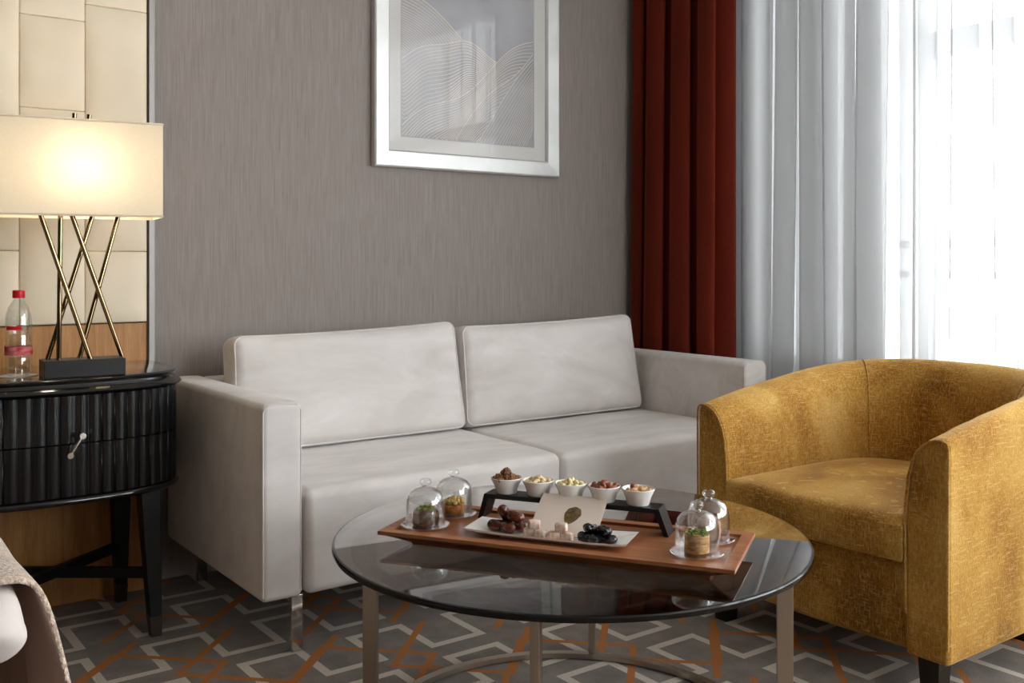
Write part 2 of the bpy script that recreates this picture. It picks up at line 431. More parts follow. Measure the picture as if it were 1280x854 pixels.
f2.box(FX0, FX1, YF-.08, YF-.03, FZ0, FZ0+.06); f2.box(FX0, FX1, YF-.08, YF-.03, FZ1-.06, FZ1)
obj('window_frame', f2, M['frame_white'], w2, smooth=0)
obj('window_pane', MB().box(FX0+.02, FX1-.02, YF-.058, YF-.052, FZ0+.02, FZ1-.02), M['pane'], w2, smooth=0)
WY0, WY1, WZ0, WZ1 = -2.5, 2.84, 0.60, 2.6
wr = MB()
wr.box(XR, XR+.12, WY1, YB, 0, ZC); wr.box(XR, XR+.12, YF, WY0, 0, ZC)
wr.box(XR, XR+.12, WY0, WY1, 0, WZ0); wr.box(XR, XR+.12, WY0, WY1, WZ1, ZC)
struct('wall_right', wr, M['paint'], smooth=0)
win = bpy.data.objects.new('window_1', None); C.objects.link(win); win.location = (XR+.06, 0.35, WZ0); win['kind'] = 'structure'
fb = MB(); a0, a1 = XR+.04, XR+.10
for y in (WY0+.03, 0.35, WY1-.03): fb.box(a0, a1, y-.03, y+.03, WZ0, WZ1)
fb.box(a0, a1, 2.06, 2.13, WZ0, WZ1)
fb.box(a0, a1, WY0, WY1, WZ0, WZ0+.06); fb.box(a0, a1, WY0, WY1, WZ1-.06, WZ1)
obj('window_frame', fb, M['frame_white'], win, smooth=0)
obj('transom_bar', MB().box(a0, a1, WY0, 2.06, 1.815, 1.905), M['frame_white'], win, smooth=0)
obj('window_pane', MB().box(XR+.068, XR+.074, WY0+.02, WY1-.02, WZ0+.02, WZ1-.02), M['pane'], win, smooth=0)
struct('trim_1', MB().box(0.962, 0.979, 3.275, YB, 0, ZC), M['strip'], smooth=0)

# sky portal across the window (guides the sampling of the sky)
pl = bpy.data.lights.new('window_sky_portal', 'AREA'); pl.shape = 'RECTANGLE'; pl.size = WY1-WY0; pl.size_y = WZ1-WZ0
pl.cycles.is_portal = True
po = bpy.data.objects.new('window_sky_portal', pl); C.objects.link(po)
po.location = (XR+.13, (WY0+WY1)/2, (WZ0+WZ1)/2); po.rotation_euler = (PI/2, 0, PI/2)

p2 = bpy.data.lights.new('added_window_sky_portal', 'AREA'); p2.shape = 'RECTANGLE'; p2.size = FX1-FX0; p2.size_y = FZ1-FZ0; p2.cycles.is_portal = True  # sampling guide for the window added behind the camera
po2 = bpy.data.objects.new('added_window_sky_portal', p2); C.objects.link(po2)
po2.location = ((FX0+FX1)/2, YF-.11, (FZ0+FZ1)/2); po2.rotation_euler = (PI/2, 0, PI)
# balcony outside
bal = thing('balcony_railing', 'grey metal balcony railing seen faintly through the sheer curtain and window', 'railing', (4.65, 0.2, 0))
obj('handrail', MB().box(4.62, 4.68, -2.4, 3.0, 1.125, 1.165), M['rail'], bal, smooth=0)
obj('rail', MB().box(4.63, 4.67, -2.4, 3.0, 0.975, 1.01), M['rail'], bal, smooth=0)
obj('rail', MB().box(4.63, 4.67, -2.4, 3.0, 0.10, 0.14), M['rail'], bal, smooth=0)
for y in (-2.3, -1.1, 0.1, 1.3, 2.5):
    obj('post', MB().box(4.63, 4.67, y-.02, y+.02, 0, 1.125), M['rail'], bal, smooth=0)
struct('balcony_floor', MB().box(XR+.12, 4.8, YF, YB, -0.1, -0.001), M['concrete'], smooth=0)

# ------------------------------------------------------------------ headboard wall panel
hb = thing('headboard_panel', 'cream leather tiled headboard panel with an oak board along its lower half', 'headboard', (0.0, 3.35, 0))
obj('backing', MB().box(-1.9, 0.955, 3.31, 3.349, 0, 2.6), M['backing'], hb, smooth=0)
obj('edge_filler', MB().box(.9552, .9618, 3.290, 3.349, 0, 2.6), M['backing'], hb, smooth=0)
obj('oak_board', MB().box(-1.9, 0.955, 3.285, 3.31, 0.0, 0.858), M['oak'], hb, smooth=0)
cols = [0.955, 0.767, 0.581, 0.395, 0.209]
za = [0.862, 1.087, 1.47, 1.855, 2.24, 2.6]; zb = [0.862, 1.24, 1.52, 1.80, 2.18, 2.6]
for i in range(4):
    zz = zb if i == 1 or i == 3 else za
    for k in range(len(zz)-1):
        def puff(u, v, q, p):
            k2 = (1-u**4)*(1-q**4) if v < 0 else 0
            return (p.x, p.y - 0.009*k2, p.z)
        obj('padded_tile', MB().rbox(cols[i+1]+.0002, cols[i]-.0002, 3.277, 3.31, zz[k]+.0002, zz[k+1]-.0002, r=.004, k=3, n=10, fn=puff), M['leather'], hb)

# ------------------------------------------------------------------ sofa
SX0, SX1, SY0, SY1 = 1.025, 3.058, 2.50, 3.30
sofa = thing('sofa', 'light grey suede two-seat sofa with boxy arms against the grey wall', 'sofa', (2.04, 2.9, 0))
def armfn(u, v, q, p): return (p.x*(1+0.0), p.y, p.z + 0.004*(1-u*u)*(1 if q > 0.5 else 0))
obj('arm', MB().rbox(SX0, 1.140, SY0, SY1, .150, .674, r=.016, n=4, fn=armfn), M['suede'], sofa)
obj('arm', MB().rbox(2.928, SX1, SY0, SY1, .150, .674, r=.016, n=4, fn=armfn), M['suede'], sofa)
obj('back_panel', MB().rbox(1.140, 2.928, 3.185, SY1, .150, .672, r=.014, n=4), M['suede'], sofa)
obj('base_frame', MB().rbox(1.143, 2.925, 2.53, 3.185, .152, .27, r=.015, n=4), M['suede'], sofa)
def seatfn(seed):
    rnd = random.Random(seed); ph = [rnd.uniform(0, 6) for _ in range(4)]
    def f(u, v, q, p):
        z = p.z
        if q > 0:
            z += 0.008*(1-u**4)*(1-v**4) + 0.0015*math.sin(7*u+ph[0])*math.sin(5*v+ph[1])
            z -= 0.006*max(0, -v)**6
        return (p.x, p.y + 0.0015*math.sin(6*u+ph[2])*(v < 0), z)
    return f
obj('seat_cushion', MB().rbox(1.144, 2.033, 2.487, 3.18, .152, .440, r=.026, k=4, n=12, fn=seatfn(1)), M['suede'], sofa)
obj('seat_cushion', MB().rbox(2.037, 2.924, 2.487, 3.18, .152, .440, r=.026, k=4, n=12, fn=seatfn(2)), M['suede'], sofa)
def pillow(x0, x1, dip, seed):
    w = x1-x0; rnd = random.Random(seed); ph = [rnd.uniform(0, 6) for _ in range(4)]
    def f(u, v, q, p):
        x, y, z = p
        edge = max(0, (1-u**4))*max(0, (1-q**4))
        y += (-0.035 if v < 0 else 0.02)*edge
        if v < 0: y -= 0.022*max(0, -q)*(1-u**6)          # sags forward low down
        x *= 1 + 0.018*(-q) - 0.008*(1-q*q)
        z += 0.010*(u*dip) * (q > 0.3) + (-0.008*(1-u*u) if q > 0.3 else 0)
        y += 0.002*math.sin(5*u+ph[0]+3*q)*edge
        return (x, y, z)
    mb = MB().rbox(-w/2, w/2, -.062, .062, 0, .385, r=.034, k=4, n=14, fn=f)
    M_ = Matrix.Translation(((x0+x1)/2, 3.065, .442)) @ Matrix.Rotation(math.radians(-9), 4, 'X')
    return mb.xf(M_)
def pillow_edge(x0, x1, dip, seed):
    w = x1-x0; hx, hz, r = w/2-.006, .1925-.006, .03; pts = []
    for cx, cz, a0 in ((1,1,0),(-1,1,90),(-1,-1,180),(1,-1,270)):
        for k in range(7):
            a = math.radians(a0+15*k); pts.append((cx*(hx-r)+r*math.cos(a), cz*(hz-r)+r*math.sin(a)))
    full = []
    for i in range(len(pts)):
        p, q = Vector(pts[i]), Vector(pts[(i+1) % len(pts)]); m_ = max(1, int((q-p).length/.05))
        full += [p.lerp(q, k/m_) for k in range(m_)]
    full.append(full[0]); out = []
    M_ = Matrix.Translation(((x0+x1)/2, 3.065, .442)) @ Matrix.Rotation(math.radians(-9), 4, 'X')
    for p in full:
        u, q = p.x/(w/2), p.y/.1925
        x = p.x*(1 + 0.018*(-q) - 0.008*(1-q*q)); y = -.0515
        y -= 0.022*max(0, -q)*(1-u**6) + .035*max(0,1-u**4)*max(0,1-q**4)
        z = p.y + (0.010*u*dip - .008*(1-u*u) if q > .3 else 0)
        out.append(tuple(M_ @ Vector((x, y, z+.1925))))
    return MB().tube(out, .0026, 6)
bc1 = obj('back_cushion', pillow(1.152, 2.010, 1.0, 3), M['suede'], sofa)
bc2 = obj('back_cushion', pillow(2.020, 2.890, 1.0, 4), M['suede'], sofa)
obj('piping', pillow_edge(1.152, 2.010, 1.0, 3), M['suede'], bc1)
obj('piping', pillow_edge(2.020, 2.890, 1.0, 4), M['suede'], bc2)
def pip(pts, r=.0022): return MB().tube(pts, r, 6)
for (x0, x1) in ((SX0, 1.140), (2.928, SX1)):
    obj('piping', pip([(x0+.004, SY0+.004, .165), (x0+.004, SY0+.004, .655), (x0+.018, SY0+.004, .671), (x1-.018, SY0+.004, .671), (x1-.004, SY0+.004, .655), (x1-.004, SY0+.004, .165)], .0026), M['suede'], sofa)
for i, (x, y) in enumerate(((1.128, 2.515), (2.945, 2.515), (1.128, 3.26), (2.945, 3.26))):
    tag(obj('leg', MB().rbox(x-.017, x+.017, y-.006, y+.006, 0.0, .155, r=.003, n=1), M['chrome'], sofa), 'flat chrome leg')

# ------------------------------------------------------------------ armchair
AX, AY = 2.205, 1.665
arm = thing('tub_armchair', 'mustard gold chenille tub armchair beside the round glass table', 'armchair', (AX+.35, AY, 0))
def ushape(aw, xf, ab, n, N=40, M_=10):
    """half-width aw, straight to xf, back depth ab, exponent n : list from left front to right front"""
    pts = [(xf*i/M_, aw) for i in range(M_)]
    for i in range(N+1):
        a = PI/2 - PI*i/N
        c, s_ = math.cos(a), math.sin(a)
        pts.append((xf + ab*abs(c)**(2/n), aw*math.copysign(abs(s_)**(2/n), s_)))
    pts += [(xf*i/M_, -aw) for i in range(M_-1, -1, -1)]
    return pts
ol = ushape(.395, .36, .42, 2.7, 48, 12)
il = ushape(.283, .36, .315, 3.2, 48, 12)
NP = len(ol); vs = []; fs = []
prof = [(0.03,'b',.10),(0.0,'b',.112),(0.0,'t',-.030),(0.012,'t',-.012),(0.05,'t',-.002),(.14,'t',.002),(.28,'t',.002),(.42,'t',-.003),(.56,'t',-.012),(.70,'t',-.028),(.83,'t',-.055),(.93,'t',-.095),(1.0,'t',-.17),(1.0,'b',.30),(1.0,'b',.10)]
for i in range(NP):
    f = ol[i][0]/.78
    H = .628 + .112*(min(1, max(0, f))**0.8)
    wob = 0.002*math.sin(i*1.7)
    for (d, kind, z) in prof:
        x = ol[i][0]*(1-d) + il[i][0]*d; y = ol[i][1]*(1-d) + il[i][1]*d
        zz = z if kind == 'b' else H + z
        vs.append((AX+x, AY+y+wob*(0.2 < d < 1), zz))
m = len(prof)
for i in range(NP-1):
    for k in range(m):
        fs.append((i*m+k, i*m+(k+1)%m, (i+1)*m+(k+1)%m, (i+1)*m+k))
fs.append(tuple(range(m))); fs.append(tuple(reversed(range((NP-1)*m, NP*m))))
sh = obj('tub_shell', MB().add(vs, fs), M['chenille'], arm, smooth=50, bevel=.012)
def cush_outline(aw, x0, xf, ab, n, N=28):
    pts = [(AX+x0, AY-aw)]
    pts += [(AX+x0+(xf-x0)*i/5, AY-aw) for i in range(1, 5)]
    for i in range(N+1):
        a = -PI/2 + PI*i/N; c, s_ = math.cos(a), math.sin(a)
        pts.append((AX+xf+ab*abs(c)**(2/n), AY+aw*math.copysign(abs(s_)**(2/n), s_)))
    pts += [(AX+x0+(xf-x0)*(4-i)/5, AY+aw) for i in range(0, 4)]
    pts.append((AX+x0, AY+aw))
    for i in range(1, 8): pts.append((AX+x0-.012*math.sin(PI*i/8), AY+aw-2*aw*i/8))
    return pts
co_ = cush_outline(.279, -.010, .36, .305, 3.2)
obj('seat_cushion', MB().loft(co_, [(.02,.318),(.004,.322),(0,.332),(0,.405),(.004,.421),(.016,.430),(.05,.434),(.12,.440),(.2,.444)], R=.31), M['chenille'], arm, smooth=50)
fr_ = cush_outline(.279, .026, .36, .300, 3.2)
obj('seat_base', MB().loft(fr_, [(.01,.10),(0,.112),(0,.30),(.006,.316)], R=.31), M['chenille'], arm, smooth=40)
for s_ in (1, -1):
    pts = []
    for k, (d, kind, z) in enumerate(prof[2:13]):
        i0 = 0 if s_ > 0 else NP-1
        f = 0; H = .628
        y = ol[i0][1]*(1-d) + il[i0][1]*d
        pts.append((AX-.001, AY+y, H+z))
    pts = [(AX-.001, AY+s_*.393, .14)] + pts + [(AX-.001, AY+s_*.285, .20)]
    obj('piping', MB().tube(pts, .003, 6), M['chenille'], arm)
    # seam where side and back panels meet
    i1 = min(range(NP), key=lambda i: abs(il[i][0]-.615) + (0 if il[i][1]*s_ > 0 else 9))
    sp = []
    H = .628 + .112*((ol[i1][0]/.78)**0.8)
    for (d, kind, z) in prof[4:13]:
        x = ol[i1][0]*(1-d)+il[i1][0]*d; y = ol[i1][1]*(1-d)+il[i1][1]*d
        sp.append((AX+x, AY+y, H+z+.0005))
    sp.append((AX+il[i1][0]-.0005, AY+il[i1][1]-s_*.0005, .44))
    obj('seam', MB().tube(sp, .0024, 6), M['chenille'], arm)
for (x, y) in ((.05,.33),(.05,-.33),(.60,.27),(.60,-.27)):
    lg = MB().loft([(AX+x-.028,AY+y-.028),(AX+x+.028,AY+y-.028),(AX+x+.028,AY+y+.028),(AX+x-.028,AY+y+.028)], [(.008,0.0),(0,.104)])
    tag(obj('leg', lg, M['darkleg'], arm, smooth=20), 'dark wooden leg')

# ------------------------------------------------------------------ coffee table
TX, TY, TR = 1.414, 1.7035, .520
tab = thing('coffee_table', 'round smoked glass coffee table on flat satin metal legs', 'coffee table', (TX, TY, 0))
gm = MB().lathe([(0,.436),(TR-.006,.436),(TR-.0015,.4375),(TR,.4405),(TR,.4465),(TR-.0015,.449),(TR-.006,.450),(0,.450)], 128, (TX,TY,0))
gt = obj('glass_top', gm, [M['smoke'], M['smoke_edge']], tab, smooth=30)
for p in gt.data.polygons:
    if p.center.xy.length > TR-.0055: p.material_index = 1
ang0 = math.radians(-100.7) + math.atan2(0.80512, 0.59312) - PI/2
for k in range(4):
    a = ang0 + PI/2*k
    lm = MB().box(-.017, .017, -.0085, .0085, 0.002, .4302).xf(Matrix.Translation((TX,TY,0)) @ Matrix.Rotation(a,4,'Z') @ Matrix.Translation((.462,0,0)))
    obj('leg', lm, M['nickel'], tab, smooth=0, bevel=.0015)
obj('top_ring', MB().lathe([(.445,.430),(.479,.430),(.479,.4358),(.445,.4358)], 96, (TX,TY,0), close=True), M['nickel'], tab, smooth=30)
obj('base_ring', MB().lathe([(.428,.003),(.450,.003),(.450,.016),(.428,.016)], 96, (TX,TY,0), close=True), M['nickel'], tab, smooth=30)

# ------------------------------------------------------------------ tray and what stands on it
TC = Vector((1.327, 1.612, 0)); TA = math.atan2(-.845, .535)
TM = Matrix.Translation(TC) @ Matrix.Rotation(TA, 4, 'Z')
def tp(a, b, z=0): return tuple(TM @ Vector((a, b, z)))
tray = thing('serving_tray', 'brown wooden serving tray with flared sides on the glass table', 'tray', (TC.x, TC.y, .45), TA)
rect = lambda a, b: [(-a,-b),(a,-b),(a,b),(-a,b)]
def rloft(prof):
    """prof of (half a, half b, z)"""
    mb = MB(); vs = []; fs = []
    for (a, b, z) in prof: vs += [(x, y, z) for x, y in rect(a, b)]
    for k in range(len(prof)-1):
        for i in range(4): fs.append((k*4+i, k*4+(i+1)%4, (k+1)*4+(i+1)%4, (k+1)*4+i))
    fs.append((3,2,1,0)); e = (len(prof)-1)*4; fs.append((e,e+1,e+2,e+3))
    return mb.add(vs, fs)
TZ = .4815     # tray floor
rim = MB(); vs = []; fs = []
for (a, b, z) in [(.371,.137,.4795),(.371,.137,.4875),(.346,.112,.4875),(.344,.110,TZ-.004),(.344,.110,.4705)]: vs += [(x,y,z) for x,y in rect(a,b)]
for k in range(4):
    for i in range(4): fs.append((k*4+i, k*4+(i+1)%4, (k+1)*4+(i+1)%4, (k+1)*4+i))
for i in range(4): fs.append((16+i, 16+(i+1)%4, (i+1)%4, i))
obj('rim', rim.add(vs, fs).xf(TM), M['tray'], tray, smooth=0, bevel=.001)
obj('tray_floor', MB().box(-.3438,.3438,-.1098,.1098,TZ-.006,TZ).xf(TM), M['tray'], tray, smooth=0)
obj('flared_base', rloft([(.315,.082,.4501),(.318,.085,.456),(.366,.132,.4794)]).xf(TM), M['tray'], tray, smooth=0)

# glass cloches
GZ = TZ + .0004
def cloche_parts(root):
    obj('dish', MB().lathe([(0,.002),(.035,.002),(.040,0),(.044,.001),(.051,.0045),(.0525,.0065),(.051,.008),(.044,.0055),(.040,.0045),(0,.0045)], 48), M['glass'], root, world=False)
    pr = []
    ro = [(.0425,.006),(.0425,.05),(.0415,.060),(.038,.070),(.031,.0785),(.021,.084),(.010,.0868),(.006,.088)]
    obj('dome', MB().lathe(ro + [(.004,.0855),(.010,.0848),(.020,.082),(.0295,.0768),(.0363,.0688),(.0397,.0592),(.0407,.05),(.0407,.006)], 48, close=True), M['glass'], root, world=False)
    obj('knob', MB().lathe([(.0085,.0868),(.0075,.0885),(.0072,.090),(.0105,.0922),(.0128,.0955),(.0130,.099),(.0108,.1026),(.006,.1048),(0,.1055)], 32), M['glass'], root, world=False)
spots = [(-.300,-.053,'glass dome and dish over a dark green-topped pastry at the left end of the tray'),
         (-.284,.057,'glass dome and dish over a golden nut-topped pastry beside the black stand'),
         (.284,-.046,'glass dome and dish over a pale pastry with green topping, front right on tray'),
         (.288,.060,'glass dome and dish farthest back at the right end of the tray')]
first = None
for (a, b, lab) in spots:
    p = tp(a, b, GZ)
    if first is None:
        first = thing('glass_cloche', lab, 'glass dome', p, 0, 'glass domes on the tray'); cloche_parts(first)
    else: dup(first, p, random.uniform(0, 6), lab)
def lump(r, h, seed, n=28, amp=.12, top=.25):
    rnd = random.Random(seed); ph = [rnd.uniform(0, 6) for _ in range(5)]
    mb = MB(); vs = []; fs = []; prof = [(0,0),(.75,0),(.95,.06),(1,.3),(.98,.65),(.9,.88),(.7,.98),(.4,1.02),(0,1.03)]
    for (q, z) in prof:
        for j in range(n):
            t = 2*PI*j/n
            k = 1 + amp*(math.sin(2*t+ph[0])*.5 + math.sin(3*t+ph[1]+z*2)*.35 + math.sin(7*t+ph[2]+z*5)*.15)
            vs.append((max(q,1e-5)*r*k*math.cos(t), max(q,1e-5)*r*k*math.sin(t), z*h*(1+.06*math.sin(3*t+ph[3])*q)))
    for k in range(len(prof)-1):
        for j in range(n): fs.append((k*n+j, k*n+(j+1)%n, (k+1)*n+(j+1)%n, (k+1)*n+j))
    return mb.add(vs, fs)
def crumbs(r, z, n, s0, seed, h=.006):
    rnd = random.Random(seed); mb = MB()
    for i in range(n):
        a = rnd.uniform(0, 2*PI); q = r*math.sqrt(rnd.random()); s_ = s0*rnd.uniform(.6, 1.2)
        mb.rbox(-s_, s_, -s_*.8, s_*.8, -s_*.7, s_*.7, r=s_*.45, k=1, n=1)
        k = 8*3
        new = mb.v[-(len(mb.v) - crumbs.c):] if crumbs.c else mb.v
        R_ = Matrix.Translation((q*math.cos(a), q*math.sin(a), z + rnd.uniform(0, h)*(1-q/r*.6))) @ Euler((rnd.uniform(0,6), rnd.uniform(0,6), rnd.uniform(0,6))).to_matrix().to_4x4()
        mb.v[crumbs.c:] = [tuple(R_ @ Vector(p)) for p in mb.v[crumbs.c:]]
        crumbs.c = len(mb.v)
    crumbs.c = 0
    return mb
crumbs.c = 0
PZ = GZ + .0046
def pastry(name, a, b, label, body, bmat, top=None, tmat=None, rz=0):
    t = thing(name, label, 'pastry', tp(a, b, PZ), rz)
    obj('pastry_body', body, bmat, t, world=False)
    if top: obj('topping', top, tmat, t, world=False)
roll = MB().lathe([(0,0),(.020,0),(.024,.003),(.024,.034),(.021,.038),(0,.038)], 32)
pastry('round_pastry', *spots[0][:2], 'dark brown round pastry with green pistachio patch under the left front glass dome', lump(.028,.034,11), M['pastry_dark'], crumbs(.016,.033,26,.0042,2), M['pistachio'], .5)
pastry('nut_pastry', *spots[1][:2], 'golden brown pastry heaped with shiny chopped nuts under the rear left glass dome', lump(.024,.024,12,amp=.06), M['pastry_gold'], crumbs(.021,.025,46,.0055,3,.012), M['gold_crumb'], .2)
pastry('pastry_roll', *spots[2][:2], 'pale layered pastry roll with a green pistachio top under the front right dome', roll, M['pastry'], crumbs(.021,.0375,60,.0035,4,.004), M['pistachio'], .9)
pastry('round_pastry', *spots[3][:2], 'pinkish brown pastry under the glass dome farthest back on the right', lump(.024,.046,13,amp=.06), M['pink_cake'], None, None, .2)

# black riser
RZ = .538
ris = thing('display_riser', 'black wooden riser with sloping legs carrying the white bowls', 'riser', tp(-.012,.09,TZ), TA)
obj('riser_top', MB().box(-.209,.185,.056,.1095,RZ-.010,RZ).xf(TM), M['blackwood'], ris, smooth=0, bevel=.001)
for s_, x1, x0 in ((-1,-.209,-.224),(1,.185,.206)):
    d = -s_*.010
    v8 = [(x0,.056,TZ+.0004),(x0+d,.056,TZ+.0004),(x0+d,.1095,TZ+.0004),(x0,.1095,TZ+.0004),(x1,.056,RZ-.0005),(x1+d,.056,RZ-.0102),(x1+d,.1095,RZ-.0102),(x1,.1095,RZ-.0005)]
    obj('leg', MB().add(v8, [(0,1,2,3),(4,5,6,7),(0,1,5,4),(1,2,6,5),(2,3,7,6),(3,0,4,7)]).xf(TM), M['blackwood'], ris, smooth=0)

# bowls and nuts
kinds = [('walnut_kernel','dark brown walnut kernels','walnut','nut'), ('shelled_nut','cream coloured shelled nuts','cream_nut','nut'),
         ('shelled_nut','pale yellow-green nuts','pale_nut','nut'), ('brown_nut','reddish brown whole nuts','brown_nut','nut'), ('roasted_nut','light tan roasted nuts','mixed_nut','nut')]
blab = ['small white bowl of walnut kernels at the left end of the black riser', 'small white bowl of cream shelled nuts, second from the left on the riser',
        'small white bowl of pale yellow-green nuts in the middle of the riser', 'small white bowl of reddish brown nuts, second from the right on the riser',
        'small white bowl of light tan nuts at the right end of the riser']
bowl0 = None
def nutmesh(kind, seed):
    rnd = random.Random(seed)
    if kind == 'walnut':
        m_ = MB().rbox(-.0085,.0085,-.007,.007,-.0055,.0055, r=.0052, k=2, n=4, fn=lambda u,v,q,p: (p.x*(1+.15*math.sin(9*v+3)), p.y*(1+.22*math.sin(8*u+1)), p.z*(1+.25*math.sin(7*u+6*v))))
    elif kind in ('cream_nut','mixed_nut'):
        m_ = MB().rbox(-.0075,.0075,-.0048,.0048,-.0042,.0042, r=.0041, k=2, n=3, fn=lambda u,v,q,p: (p.x, p.y+.003*u*u, p.z*(1-.2*u)))
    elif kind == 'pale_nut':
        m_ = MB().rbox(-.0068,.0068,-.0055,.0055,-.0048,.0048, r=.0047, k=2, n=3, fn=lambda u,v,q,p: (p.x, p.y*(1-.2*u), p.z))
    else:
        m_ = MB().rbox(-.0082,.0082,-.0064,.0064,-.0058,.0058, r=.0057, k=3, n=2, fn=lambda u,v,q,p: (p.x, p.y*(1-.25*u), p.z*(1-.2*u)))
    return m_
for i in range(5):
    p = tp(-.166+.0752*i, .083, RZ+.0004)
    if bowl0 is None:
        bowl0 = obj('bowl', MB().lathe([(0,.0012),(.018,.0012),(.0185,0),(.0225,0),(.0235,.002),(.0275,.016),(.0345,.031),(.0352,.0335),(.034,.0345),(.0328,.033),(.0270,.0215),(.020,.0175),(0,.0165)], 48), M['white'])
        bowl0.location = p; tag(bowl0, blab[i], 'bowl', 'white bowls on the riser'); bw = bowl0
    else:
        bw = bowl0.copy(); C.objects.link(bw); bw.location = p; bw['label'] = blab[i]
    nm, lab, mk, cat = kinds[i]
    proto = None
    rnd = random.Random(40+i)
    layout = [(0.0205, 8, .0265, 0), (.0095, 4, .0275, .5), (0.0245, 9, .0325, .3), (.0130, 5, .0355, .2)]
    if i == 0: layout += [(.006, 3, .0435, .1), (.0001, 1, .050, 0)]
    elif i in (1,2,3): layout += [(.005, 2, .0405, .4)]
    if i == 4: layout = layout[:2] + [(.0225, 7, .0305, .3), (.011, 4, .0330, .2)]
    for (r, n, z, ph) in layout:
        for j in range(n):
            a = 2*PI*j/n + ph + rnd.uniform(-.2,.2); q = r*rnd.uniform(.9,1.05)
            if proto is None:
                o = proto = obj(nm, nutmesh(mk, i), M[mk]); tag(o, lab[:-1] + ' in the ' + ['leftmost white bowl','second white bowl from left','middle white bowl','second white bowl from right','rightmost white bowl'][i] + ' on the riser', cat, lab + ' in one bowl')
            else:
                o = proto.copy(); C.objects.link(o)
            o.location = (p[0]+q*math.cos(a), p[1]+q*math.sin(a), p[2]+z-.0015)
            o.rotation_euler = (rnd.uniform(-.6,.6), rnd.uniform(-.6,.6), rnd.uniform(0,6.28))
            s_ = rnd.uniform(.85,1.12); o.scale = (s_,s_,s_)
# one darker nut in the rightmost bowl
o = obj('brown_nut', nutmesh('brown', 3), M['brown_nut']); q = tp(-.166+.0752*4-.008, .083-.006, RZ+.0388); o.location = q
tag(o, 'single dark brown nut lying on the tan nuts in the rightmost bowl', 'nut')

# plate with dates, sweets and prunes
pz = TZ + .0004
def platemesh():
    A0, A1, B0, B1 = -.193, .155, -.092, .010
    mb = MB(); vs = []; fs = []; na, nb = 28, 12
    ca, cb = (A0+A1)/2, (B0+B1)/2; ha, hb_ = (A1-A0)/2, (B1-B0)/2
    def zf(u, v):
        e = max(abs(u)**6, abs(v)**4)
        return .0065 + .0085*e + .003*abs(u)**4
    for lay in (0, 1):
        for i in range(na+1):
            for j in range(nb+1):
                u, v = -1+2*i/na, -1+2*j/nb
                s_ = 1 if lay else .985
                vs.append((ca+ha*u*s_, cb+hb_*v*s_, pz + zf(u,v) - (0 if lay else .0042)))
    L = (na+1)*(nb+1); I = lambda l,i,j: l*L + i*(nb+1) + j
    for i in range(na):
        for j in range(nb):
            fs.append((I(1,i,j),I(1,i+1,j),I(1,i+1,j+1),I(1,i,j+1))); fs.append((I(0,i,j+1),I(0,i+1,j+1),I(0,i+1,j),I(0,i,j)))
    for i in range(na):
        for j in (0, nb): fs.append((I(0,i,j),I(0,i+1,j),I(1,i+1,j),I(1,i,j)))
    for j in range(nb):
        for i in (0, na): fs.append((I(0,i,j),I(0,i,j+1),I(1,i,j+1),I(1,i,j)))
    mb.add(vs, fs)
    return mb
plate = thing('serving_plate', 'long white porcelain plate holding dates, sweets and prunes on the tray', 'plate', tp(-.019,-.041,pz), TA)
obj('dish', platemesh().xf(TM), M['white'], plate, smooth=50)
obj('foot', MB().loft([(-.12,-.068),(.085,-.068),(.085,-.014),(-.12,-.014)], [(0,pz),(-.004,pz+.004)]).xf(TM), M['white'], plate, smooth=30)
PL = pz + .0075
def fruit(L, W, H, seed, wr=.1):
    rnd = random.Random(seed); ph = [rnd.uniform(0,6) for _ in range(4)]
    def f(u, v, q, p):
        k = 1 + wr*(math.sin(5*u+ph[0]+4*v)*.5 + math.sin(9*v+ph[1]+3*q)*.5)
        return (p.x, p.y*k*(1-.15*u*u), p.z*k*(1-.15*u*u))
    return MB().rbox(-L,L,-W,W,-H,H, r=min(W,H)*.97, k=3, n=5, fn=f)
def place(proto, spots_, base):
    """first spot moves the prototype, then copies"""
    for i, (a, b, z, rx, ry, rz, lab) in enumerate(spots_):
        o = proto if i == 0 else proto.copy()
        if i: C.objects.link(o)
        o.location = tp(a, b, base + z); o.rotation_euler = (rx, ry, TA + rz)
        if lab: o['label'] = lab
d0 = obj('date', fruit(.020,.0115,.0112,5), M['date']); tag(d0, 'x', 'date', 'dates on the white plate')
place(d0, [(-.136,-.050,.012,.1,0,.3,'glossy brown date at the left foot of the date pile'),
           (-.106,-.060,.012,0,0,-.5,'glossy brown date at the front middle of the date pile'),
           (-.080,-.042,.012,.2,.1,.9,'glossy brown date at the right foot of the pile, beside the sweets'),
           (-.112,-.026,.012,.1,0,1.5,'glossy brown date at the back of the date pile'),
           (-.094,-.046,.0315,.2,.25,.4,'glossy brown date lying on top of the pile'),
           (-.122,-.040,.036,.1,.95,1.2,'glossy brown date tilted upright at the top left of the pile')], PL)
def cubem(s, seed):
    rnd = random.Random(seed); ph = [rnd.uniform(0,6) for _ in range(3)]
    return MB().rbox(-s,s,-s*.75,s*.75,-s*.7,s*.7, r=s*.28, k=2, n=3, fn=lambda u,v,q,p: (p.x*(1+.06*math.sin(4*v+ph[0])), p.y*(1+.06*math.sin(4*q+ph[1])), p.z*(1+.05*math.sin(4*u+ph[2]))))
s0 = obj('turkish_delight', cubem(.0125,4), M['delight']); tag(s0, 'x', 'sweet', 'sugared sweets on the white plate')
